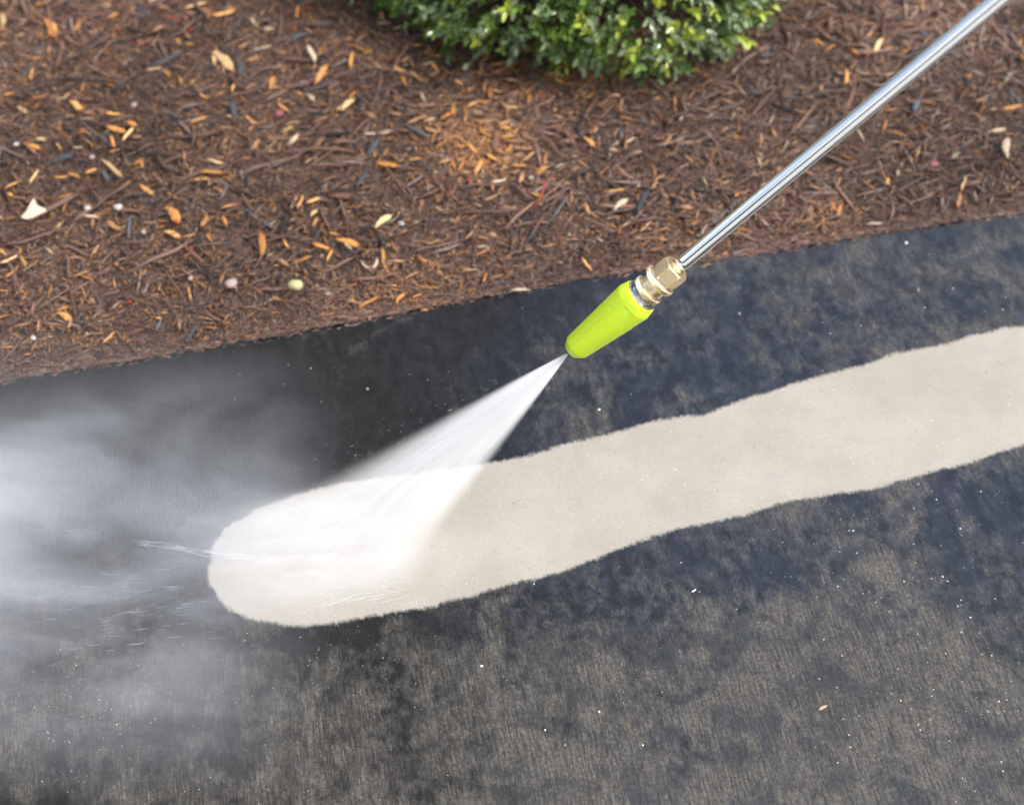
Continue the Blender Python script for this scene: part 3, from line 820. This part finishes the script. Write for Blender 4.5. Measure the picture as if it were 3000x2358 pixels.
# x axis of the wand frame: towards the camera
toc = (Vector((0, 0, H)) - A); xl = (toc - zl * toc.dot(zl)).normalized(); yl = zl.cross(xl)
wand = bpy.data.objects.new('pressure_washer_wand', None); C.objects.link(wand)
wand.matrix_world = Matrix(((xl.x, yl.x, zl.x, A.x), (xl.y, yl.y, zl.y, A.y), (xl.z, yl.z, zl.z, A.z), (0, 0, 0, 1)))
tag(wand, 'steel pressure washer wand with brass fitting and lime green nozzle held over the concrete', 'pressure washer wand')
PXS = 1.44 / F                    # metres per photo pixel at the nozzle
def tl(t): return t / 409.0 * LN  # photo-pixel station along the axis
def lathe(name, prof, mat, parent, seg=96, sharp=True, rfun=None):
    vs, fs = [], []
    n = len(prof)
    for (t, r_) in prof:
        for j in range(seg):
            a = 2 * math.pi * j / seg
            rr_ = r_ * PXS * (rfun(a, t) if rfun else 1)
            vs.append((rr_ * math.cos(a), rr_ * math.sin(a), tl(t)))
    for i in range(n - 1):
        for j in range(seg):
            j2 = (j + 1) % seg
            fs.append((i * seg + j, i * seg + j2, (i + 1) * seg + j2, (i + 1) * seg + j))
    fs.append(tuple(range(seg))[::-1]); fs.append(tuple((n - 1) * seg + j for j in range(seg)))
    me = bpy.data.meshes.new(name); me.from_pydata(vs, [], fs); me.update()
    me.polygons.foreach_set('use_smooth', np.array([len(p.vertices) == 4 for p in me.polygons]))
    me.set_sharp_from_angle(angle=math.radians(28))
    return obj(name, me, mat, parent)
# materials
m = NT('lime green plastic')
tc = m.n('ShaderNodeTexCoord').outputs['Object']
col = m.mix(m.noise(tc, 60, 2), (.52, .69, .022), (.59, .77, .038))
m.bsdf(Base_Color=col, Roughness=0.42, IOR=1.46, Subsurface_Weight=0.5, Subsurface_Scale=0.006, Normal=m.bump(m.noise(tc, 1500, 2), 0.12, 0.0003))
b = [n for n in m.t.nodes if n.type == 'BSDF_PRINCIPLED'][0]; b.inputs['Subsurface Radius'].default_value = (1, 1, .2)
lime = m.m
def metal(name, c1, c2, r1, r2, sx=30, sz=1.0, bumpk=0.15):
    m = NT(name)
    tc = m.n('ShaderNodeTexCoord').outputs['Object']
    n1 = m.noise(m.scalev(tc, sx * 20, sx * 20, sx * 20 * sz), 1.0, 3, 0.6)
    n2 = m.noise(tc, 120, 3, 0.6)
    m.bsdf(Base_Color=m.mix(n2, c1, c2), Metallic=1.0, Roughness=m.ramp(n1, .3, .7, r1, r2), Normal=m.bump(n1, bumpk, 0.0002))
    return m.m
brass = metal('worn brass', (.74, .55, .30), (.92, .74, .46), .32, .5)
brass_r = metal('brass polished', (.78, .63, .40), (.92, .78, .55), .22, .38)
steel = metal('zinc plated steel', (.55, .57, .58), (.72, .73, .74), .14, .28)
chrome = metal('stainless tube', (.76, .77, .78), (.86, .86, .87), .03, .07, 30, 0.05, 0.0)
dark_hole = simple_mat('dark orifice', (.01, .01, .01), (.02, .02, .02), 100, .5)

body = [(3, 16), (3, 23.5), (4.2, 26.0), (6, 27.6), (21.5, 38.6), (24, 40.0), (27, 40.7), (236, 62.3), (240, 62.6), (243, 62.2), (264.5, 56.2), (267, 55.0), (268.3, 53.2), (268.5, 50)]
noz = lathe('nozzle', body, lime, wand)
def brad(t): return np.interp(t, [p[0] for p in body], [p[1] for p in body])
# long raised ribs running down the cone
def rib(ang):
    vs, fs = [], []
    ts = [20, 26, 60, 100, 140, 175, 188, 193]
    hts = [0.2, 1.0, 1.0, 1.0, 1.0, 1.0, 1.0, 0.1]
    for t, h in zip(ts, hts):
        r_ = float(brad(t))
        for da, dh in ((-6.2, -1.0), (-5.2, 1.5 * h), (5.2, 1.5 * h), (6.2, -1.0)):
            a = ang + da / 52.0
            rr_ = (r_ + dh) * PXS
            vs.append((rr_ * math.cos(a), rr_ * math.sin(a), tl(t)))
    for i in range(len(ts) - 1):
        for k in range(3):
            fs.append((i * 4 + k, i * 4 + k + 1, (i + 1) * 4 + k + 1, (i + 1) * 4 + k))
    me = bpy.data.meshes.new('rib'); me.from_pydata(vs, [], fs); me.update()
    return obj('rib', me, lime, noz)
# 0 faces the camera; positive turns to the upper left of the picture
SGN = 1.0 if yl.dot(Vector((-1, 0, 0.6))) > 0 else -1.0
for k in range(3):
    rib(SGN * 0.50 + k * 2 * math.pi / 3)
lathe('orifice', [(2.4, 0.5), (2.4, 15), (4, 16.5), (9, 16.5), (9, 3)], dark_hole, noz, 40)
# embossed size marking on the collar of the nozzle
fc = bpy.data.curves.new('marking', 'FONT'); fc.body = 'VPB002'; fc.size = 1.0; fc.extrude = 0.0
fc.space_character = 1.12
to = bpy.data.objects.new('marking', fc); C.objects.link(to)
bpy.context.view_layer.update()
dg = bpy.context.evaluated_depsgraph_get()
tm = bpy.data.meshes.new_from_object(to.evaluated_get(dg))
bpy.data.objects.remove(to)
import bmesh
bm = bmesh.new(); bm.from_mesh(tm)
bmesh.ops.triangulate(bm, faces=bm.faces[:])
geom = bmesh.ops.extrude_face_region(bm, geom=bm.faces[:])
ext = {v for v in geom['geom'] if isinstance(v, bmesh.types.BMVert)}
xmax = max(v.co.x for v in bm.verts)
for v in bm.verts:
    s = (v.co.x / xmax - 0.5)
    a = SGN * (0.52 - (s + 0.5) * 1.02)
    t = 240 + v.co.y * 26
    r_ = (float(brad(t)) + (2.0 if v in ext else -0.8)) * PXS
    v.co = Vector((r_ * math.cos(a), r_ * math.sin(a), tl(t)))
bmesh.ops.recalc_face_normals(bm, faces=bm.faces[:])
bm.to_mesh(tm); bm.free(); tm.name = 'marking'
obj('marking', tm, lime, noz)
# steel retaining ring seen at the back of the nozzle
lathe('retaining_ring', [(262, 30), (262, 52.4), (272, 52.4), (274, 51.2), (274.5, 48.5), (271, 46.5), (271, 36), (273, 34), (283, 34), (283, 20)], steel, noz)
# brass quick coupler
cpl = lathe('quick_coupler', [(281, 30), (281, 38), (283, 38.4), (300, 38.6), (303, 39.2), (325, 39.4), (327, 41), (348, 41), (350, 40), (350, 22)], brass_r, wand)
def knurl(t0, t1, r_):
    N = 40
    vs, fs = [], []
    rows = 8
    for i in range(rows):
        u = i / (rows - 1)
        t = t0 + (t1 - t0) * u
        edge_ = min(1, min(u, 1 - u) * 5)
        for j in range(N * 2):
            a = math.pi * j / N
            ph = (j + i * 0.9)
            kk = 0.5 + 0.5 * math.cos(math.pi * (j + i)) if 0 < i < rows - 1 else 0.0
            rr_ = (r_ - 3.0 * (1 - edge_) + 2.6 * kk) * PXS
            vs.append((rr_ * math.cos(a), rr_ * math.sin(a), tl(t)))
    M = N * 2
    for i in range(rows - 1):
        for j in range(M):
            j2 = (j + 1) % M
            fs.append((i * M + j, i * M + j2, (i + 1) * M + j2, (i + 1) * M + j))
    fs.append(tuple(range(M))[::-1]); fs.append(tuple((rows - 1) * M + j for j in range(M)))
    me = bpy.data.meshes.new('knurled_ring'); me.from_pydata(vs, [], fs); me.update()
    return obj('knurled_ring', me, brass_r, cpl)
knurl(286, 301, 46.6); knurl(328, 345, 49.0)
# hex nut with chamfered corners
def hexr(a, t):
    k = math.cos(math.pi / 6) / math.cos(((a + 0.32) % (math.pi / 3)) - math.pi / 6)
    return k
hexp = [(350.5, 26), (350.5, 37), (352, 41.0), (357, 45.5), (391, 45.5), (396.5, 41.2), (398.5, 38), (398.5, 26), (396, 23.5), (396, 10)]
def hexf(a, t):
    # a cone cuts the corners at both ends
    lim = {350.5: 1e9, 352: 41.5, 357: 1e9, 391: 1e9, 396.5: 42.0}.get(t, 1e9)
    return hexr(a, t)
vs, fs = [], []
seg = 144
for (t, r_) in hexp:
    for j in range(seg):
        a = 2 * math.pi * j / seg
        fl = 45.5 * hexr(a, t)
        rr_ = min(r_, fl) * PXS
        vs.append((rr_ * math.cos(a), rr_ * math.sin(a), tl(t)))
for i in range(len(hexp) - 1):
    for j in range(seg):
        j2 = (j + 1) % seg
        fs.append((i * seg + j, i * seg + j2, (i + 1) * seg + j2, (i + 1) * seg + j))
fs.append(tuple(range(seg))[::-1]); fs.append(tuple((len(hexp) - 1) * seg + j for j in range(seg)))
me = bpy.data.meshes.new('hex_nut'); me.from_pydata(vs, [], fs); me.update()
me.polygons.foreach_set('use_smooth', np.array([len(p.vertices) == 4 for p in me.polygons])); me.set_sharp_from_angle(angle=math.radians(12))
obj('hex_nut', me, brass, wand)
# stainless tube, runs on out of the picture to the operator's grip
Minv = wand.matrix_world.inverted()
b0 = Minv @ (B - TX * 0.004); b1 = Minv @ (B + TX * 0.95)
dd = (b1 - b0).normalized(); a_ = dd.orthogonal().normalized(); b_ = dd.cross(a_)
vs, fs = [], []
seg = 64; TR = 22.3 * 1.40 / F
for s, k in ((0, 1), (0.01, 1), (0.3, 1), (0.6, 1), (0.95, 1)):
    c_ = b0 + dd * s
    for j in range(seg):
        t = 2 * math.pi * j / seg
        vs.append(tuple(c_ + (a_ * math.cos(t) + b_ * math.sin(t)) * TR * k))
for i in range(4):
    for j in range(seg):
        j2 = (j + 1) % seg
        fs.append((i * seg + j, i * seg + j2, (i + 1) * seg + j2, (i + 1) * seg + j))
fs.append(tuple(range(seg))[::-1]); fs.append(tuple(4 * seg + j for j in range(seg)))
me = bpy.data.meshes.new('tube'); me.from_pydata(vs, [], fs); me.update()
me.polygons.foreach_set('use_smooth', np.array([len(p.vertices) == 4 for p in me.polygons]))
obj('tube', me, chrome, wand)

# ------------------------------------------------------------------ water: spray cone
GC = G(1035, 1575)                                     # where the middle of the fan lands
SX = (GC - A).normalized(); SL = (GC - A).length
HALF = math.radians(12.3)
def vol_mat(name, color, aniso, step=1.0):
    m = NT(name)
    v = m.n('ShaderNodeVolumePrincipled')
    v.inputs['Color'].default_value = (*color, 1)
    v.inputs['Anisotropy'].default_value = aniso
    m.l(v.outputs[0], m.out.inputs['Volume'])
    m.m.cycles.volume_step_rate = step
    return m, v
q = SX.to_track_quat('Z', 'Y')
sq = q.to_matrix()
mw = Matrix.Translation(A - SX * 0.002) @ sq.to_4x4()
mi = mw.inverted()
# closed cone, cut flat just above the concrete
seg, rows = 48, 24
vs, fs = [], []
tmax = SL * 1.45
for i in range(rows + 1):
    for j in range(seg):
        a = 2 * math.pi * j / seg
        d = (sq @ Vector((math.cos(a) * math.tan(HALF * 1.12), math.sin(a) * math.tan(HALF * 1.12), 1)))
        # distance at which this generator meets z = 3 mm
        tt = (A.z - 0.003) / -d.z
        tt = min(tt, tmax * 1.2)
        t = 0.004 + (tt - 0.004) * i / rows
        p = A + d * t
        vs.append(tuple(mi @ p))
for i in range(rows):
    for j in range(seg):
        j2 = (j + 1) % seg
        fs.append((i * seg + j, i * seg + j2, (i + 1) * seg + j2, (i + 1) * seg + j))
fs.append(tuple(range(seg))[::-1]); fs.append(tuple(rows * seg + j for j in range(seg)))
me = bpy.data.meshes.new('water_spray'); me.from_pydata(vs, [], fs); me.update()
m, v = vol_mat('water spray', (1, 1, 1), -0.42, 1.0)
tc = m.n('ShaderNodeTexCoord').outputs['Object']
s = m.n('ShaderNodeSeparateXYZ'); m.l(tc, s.inputs[0])
zz = m.math('MAXIMUM', s.outputs[2], 0.004)
u = m.math('DIVIDE', s.outputs[0], zz); w_ = m.math('DIVIDE', s.outputs[1], zz)
cmb = m.n('ShaderNodeCombineXYZ'); m.l(u, cmb.inputs[0]); m.l(w_, cmb.inputs[1])
rho = m.math('DIVIDE', m.vmath('LENGTH', cmb.outputs[0]), math.tan(HALF))
cmb2 = m.n('ShaderNodeCombineXYZ'); m.l(u, cmb2.inputs[0]); m.l(w_, cmb2.inputs[1]); m.l(m.math('MULTIPLY', zz, 0.35), cmb2.inputs[2])
streak = m.noise(cmb2.outputs[0], 46, 4, 0.65)
soft = m.ramp(zz, 0.0, 0.25, 0.35, 0.85)
rho = m.math('ADD', rho, m.math('MULTIPLY', m.math('SUBTRACT', streak, 0.5), 0.22))
fall = m.ramp(rho, m.math('SUBTRACT', 1.04, soft), 1.11, 1.0, 0.0)
core = m.math('ADD', m.math('MULTIPLY', m.ramp(rho, 0.25, 0.95, 0.0, 1.0), 0.75), 0.55)
dens = m.math('DIVIDE', 1.55, m.math('MULTIPLY', zz, math.tan(HALF) * 2))
dens = m.math('MULTIPLY', m.math('MULTIPLY', dens, fall), m.math('MULTIPLY', core, m.ramp(streak, .3, .7, .45, 1.6)))
dens = m.math('MULTIPLY', dens, m.ramp(zz, 0.0, 0.10, 3.0, 1.35))
m.l(dens, v.inputs['Density'])
spray = obj('water_spray', me, m.m); spray.matrix_world = mw
tag(spray, 'cone of white water spray shooting from the lime green nozzle onto the concrete', 'water spray')

# ------------------------------------------------------------------ water: churn where it lands
I0 = G(930, 1622)
def dome(name, c, rx, ry, rz, seg=40, rows=10, z0=0.002):
    vs, fs = [], []
    for i in range(rows + 1):
        ph = (i / rows) * math.pi / 2 * 0.97
        for j in range(seg):
            a = 2 * math.pi * j / seg
            vs.append((rx * math.cos(ph) * math.cos(a), ry * math.cos(ph) * math.sin(a), z0 + rz * math.sin(ph)))
    for i in range(rows):
        for j in range(seg):
            j2 = (j + 1) % seg
            fs.append((i * seg + j, i * seg + j2, (i + 1) * seg + j2, (i + 1) * seg + j))
    fs.append(tuple(range(seg))[::-1]); fs.append(tuple(rows * seg + j for j in range(seg)))
    me = bpy.data.meshes.new(name); me.from_pydata(vs, [], fs); me.update()
    return me
m, v = vol_mat('churned water', (1, 1, 1), -0.35, 1.0)
tc = m.n('ShaderNodeTexCoord').outputs['Object']
s = m.n('ShaderNodeSeparateXYZ'); m.l(tc, s.inputs[0])
SRX, SRY, SRZ = 0.135, 0.082, 0.032
e = m.vmath('LENGTH', m.scalev(tc, 1 / SRX, 1 / SRY, 1 / SRZ))
nz = m.noise(m.scalev(tc, 16, 75, 60), 1.0, 4, 0.65)
ev = m.math('ADD', e, m.math('MULTIPLY', m.math('SUBTRACT', nz, .5), 0.35))
ring = m.ramp(m.math('ABSOLUTE', m.math('SUBTRACT', m.vmath('LENGTH', m.scalev(tc, 1 / SRX, 1 / SRY, 0)), 0.60)), 0.0, 0.34, 1.0, 0.0)
arc = m.ramp(m.vmath('DOT_PRODUCT', tc, (0.6, 0.9, 0.0)), -0.05, 0.05, 0.15, 1.0)
ring = m.math('MULTIPLY', ring, arc)
dens = m.math('MULTIPLY', m.ramp(ev, 0.15, 0.98, 1.0, 0.0), m.math('ADD', 27.0, m.math('MULTIPLY', ring, 50.0)))
dens = m.math('MULTIPLY', dens, m.ramp(nz, .32, .68, .45, 1.6))
m.l(dens, v.inputs['Density'])
sp_ = obj('water_splash', dome('water_splash', I0, SRX, SRY, SRZ), m.m); sp_.location = I0
tag(sp_, 'low churn of white water where the spray hits the cleaned concrete', 'splash', kind='stuff')

# ------------------------------------------------------------------ water: drifting mist
m, v = vol_mat('drifting mist', (.90, .93, 1.0), -0.2, 2.0)
M0 = G(800, 1600)
tc = m.n('ShaderNodeTexCoord').outputs['Object']
s = m.n('ShaderNodeSeparateXYZ'); m.l(tc, s.inputs[0])
xx, yy, zz = s.outputs
nx_ = m.math('MULTIPLY', xx, -1.0)
r_ = m.vmath('LENGTH', m.scalev(tc, 1, 1, 0))
ang = m.math('ARCTAN2', yy, m.math('ADD', nx_, 0.10))
wis = m.noise(m.scalev(tc, 6.0, 15.0, 13.0, math.radians(12)), 1.0, 5, 0.60, 0.8)
fan = m.math('MULTIPLY', m.math('MULTIPLY', m.ramp(yy, 0.03, 0.225, 1.0, 0.0), m.ramp(yy, -0.05, -0.29, 1.0, 0.0)), m.ramp(nx_, -0.085, 0.09, 0.0, 1.0))
rad = m.math('MULTIPLY', 1.0, m.ramp(r_, 0.36, 0.56, 1.0, 0.0))
hh = m.ramp(r_, 0.0, 0.25, 0.035, 0.10)
zf = m.ramp(m.math('DIVIDE', zz, hh), 0.2, 1.0, 1.0, 0.0)
core = m.ramp(m.math('ABSOLUTE', m.math('ADD', yy, 0.015)), 0.0, 0.13, 1.0, 0.0)
corex = m.math('MULTIPLY', core, m.ramp(nx_, 0.14, 0.32, 0.0, 1.0))
wv = m.ramp(wis, 0.34, 0.70, 0.24, 1.2)
near_ = m.math('MULTIPLY', m.ramp(m.vmath('LENGTH', m.scalev(m.vmath('ADD', tc, (0.005, -0.020, 0.0)), 0.85, 1.2, 2.2)), 0.01, 0.12, 1.0, 0.0), m.math('MULTIPLY', m.ramp(wis, .3, .65, .6, 1.2), 20.0))
d0 = m.math('ADD', near_, m.math('MULTIPLY', wv, 8.2))
d1 = m.math('ADD', d0, m.math('MULTIPLY', m.math('MULTIPLY', corex, m.ramp(wis, .3, .6, .5, 1.0)), 14.0))
dens = m.math('MULTIPLY', m.math('MULTIPLY', d1, fan), m.math('MULTIPLY', rad, zf))
m.l(dens, v.inputs['Density'])
outer = []
seg = 24
for k in range(seg + 1):
    a = -1.15 + 2.2 * k / seg
    outer.append((-math.cos(a) * 0.60 + 0.04, math.sin(a) * 0.60))
ringp = []
for k in range(40):
    a = 2 * math.pi * k / 40
    ca, sa = math.cos(a), math.sin(a)
    x = -0.255 + 0.365 * math.copysign(abs(ca) ** 0.5, ca); y = -0.055 + 0.285 * math.copysign(abs(sa) ** 0.5, sa)
    ringp.append((x, y))
n = len(ringp)
vs, fs = [], []
for z in (0.0025, 0.03, 0.102):
    for (x, y) in ringp:
        vs.append((x, y, z))
for k in range(2):
    for j in range(n):
        j2 = (j + 1) % n
        fs.append((k * n + j, (k + 1) * n + j, (k + 1) * n + j2, k * n + j2))
fs.append(tuple(range(n))); fs.append(tuple(2 * n + j for j in range(n))[::-1])
me = bpy.data.meshes.new('water_mist'); me.from_pydata(vs, [], fs); me.update()
import bmesh as _b
bmm = _b.new(); bmm.from_mesh(me); _b.ops.recalc_face_normals(bmm, faces=bmm.faces[:]); bmm.to_mesh(me); bmm.free()
mist = obj('water_mist', me, m.m); mist.location = (M0.x, M0.y, 0)
tag(mist, 'pale bluish water mist drifting left over the dark concrete', 'mist', kind='stuff')

# ------------------------------------------------------------------ water: threads and droplets thrown off the impact
def threads(seed):
    r = np.random.default_rng(seed)
    V_, F_, off = [], [], 0
    def spindle(p, d, L, W):
        nonlocal off
        d = d.normalized(); a = d.orthogonal().normalized(); b_ = d.cross(a)
        prof = ((-.5, .05), (-.25, .7), (.05, 1), (.3, .6), (.5, .05))
        for t, w_ in prof:
            for j in range(4):
                th = j * math.pi / 2
                q = p + d * (L * t) + (a * math.cos(th) + b_ * math.sin(th)) * (W * w_ * .5)
                V_.append((q.x, q.y, max(q.z, .0006)))
        for i in range(4):
            for j in range(4):
                j2 = (j + 1) % 4
                F_.append((off + i * 4 + j, off + i * 4 + j2, off + (i + 1) * 4 + j2, off + (i + 1) * 4 + j))
        off += 20
    def run(p0, p1, n, sx, sy, L0, L1, W0, W1, z):
        for _ in range(n):
            t = r.random()
            x = p0[0] + (p1[0] - p0[0]) * t + r.normal(0, sx); y = p0[1] + (p1[1] - p0[1]) * t + r.normal(0, sy)
            zz_ = abs(r.normal(0, z)) + .001
            a = G(x, y, zz_); b_ = G(x + (p1[0] - p0[0]) * .02, y + (p1[1] - p0[1]) * .02 + r.normal(0, .6), zz_ + r.normal(0, .0005))
            spindle(a, b_ - a, r.uniform(L0, L1), r.uniform(W0, W1))
    run((740, 1640), (420, 1590), 30, 8, 5, .010, .035, .0003, .0007, .004)
    run((720, 1640), (600, 1618), 34, 8, 7, .006, .018, .0004, .0009, .004)
    run((900, 1790), (1180, 1715), 30, 10, 12, .012, .035, .0003, .0006, .003)
    run((620, 1700), (100, 1720), 40, 40, 60, .008, .030, .0002, .0005, .010)
    run((600, 1800), (150, 1850), 40, 40, 50, .006, .020, .0002, .0004, .010)
    # stray drops around the jet
    tip = A
    for _ in range(260):
        t = r.random() ** .7
        base = A.lerp(GC, t)
        e = Vector(r.normal(0, 1, 3)); e -= SX * e.dot(SX); e.normalize()
        k = math.tan(HALF) * SL * t * r.uniform(.85, 1.7)
        p = base + e * k
        if p.z < .002: continue
        spindle(p, (p - A), r.uniform(.0008, .006), r.uniform(.0002, .0004))
    return V_, F_
v_, f_ = threads(9)
m = NT('water threads')
b = m.bsdf(Base_Color=(.92, .94, .96), Roughness=0.12, IOR=1.33)
tr = m.n('ShaderNodeBsdfTransparent')
mx = m.n('ShaderNodeMixShader'); mx.inputs[0].default_value = 0.2
m.l(tr.outputs[0], mx.inputs[1]); m.l(b.outputs[0], mx.inputs[2]); m.l(mx.outputs[0], m.out.inputs['Surface'])
tag(obj('water_droplets', fast_mesh('water_droplets', v_, f_, smooth=True), m.m), 'fine white water threads and droplets thrown out around the spray', 'droplets', kind='stuff')
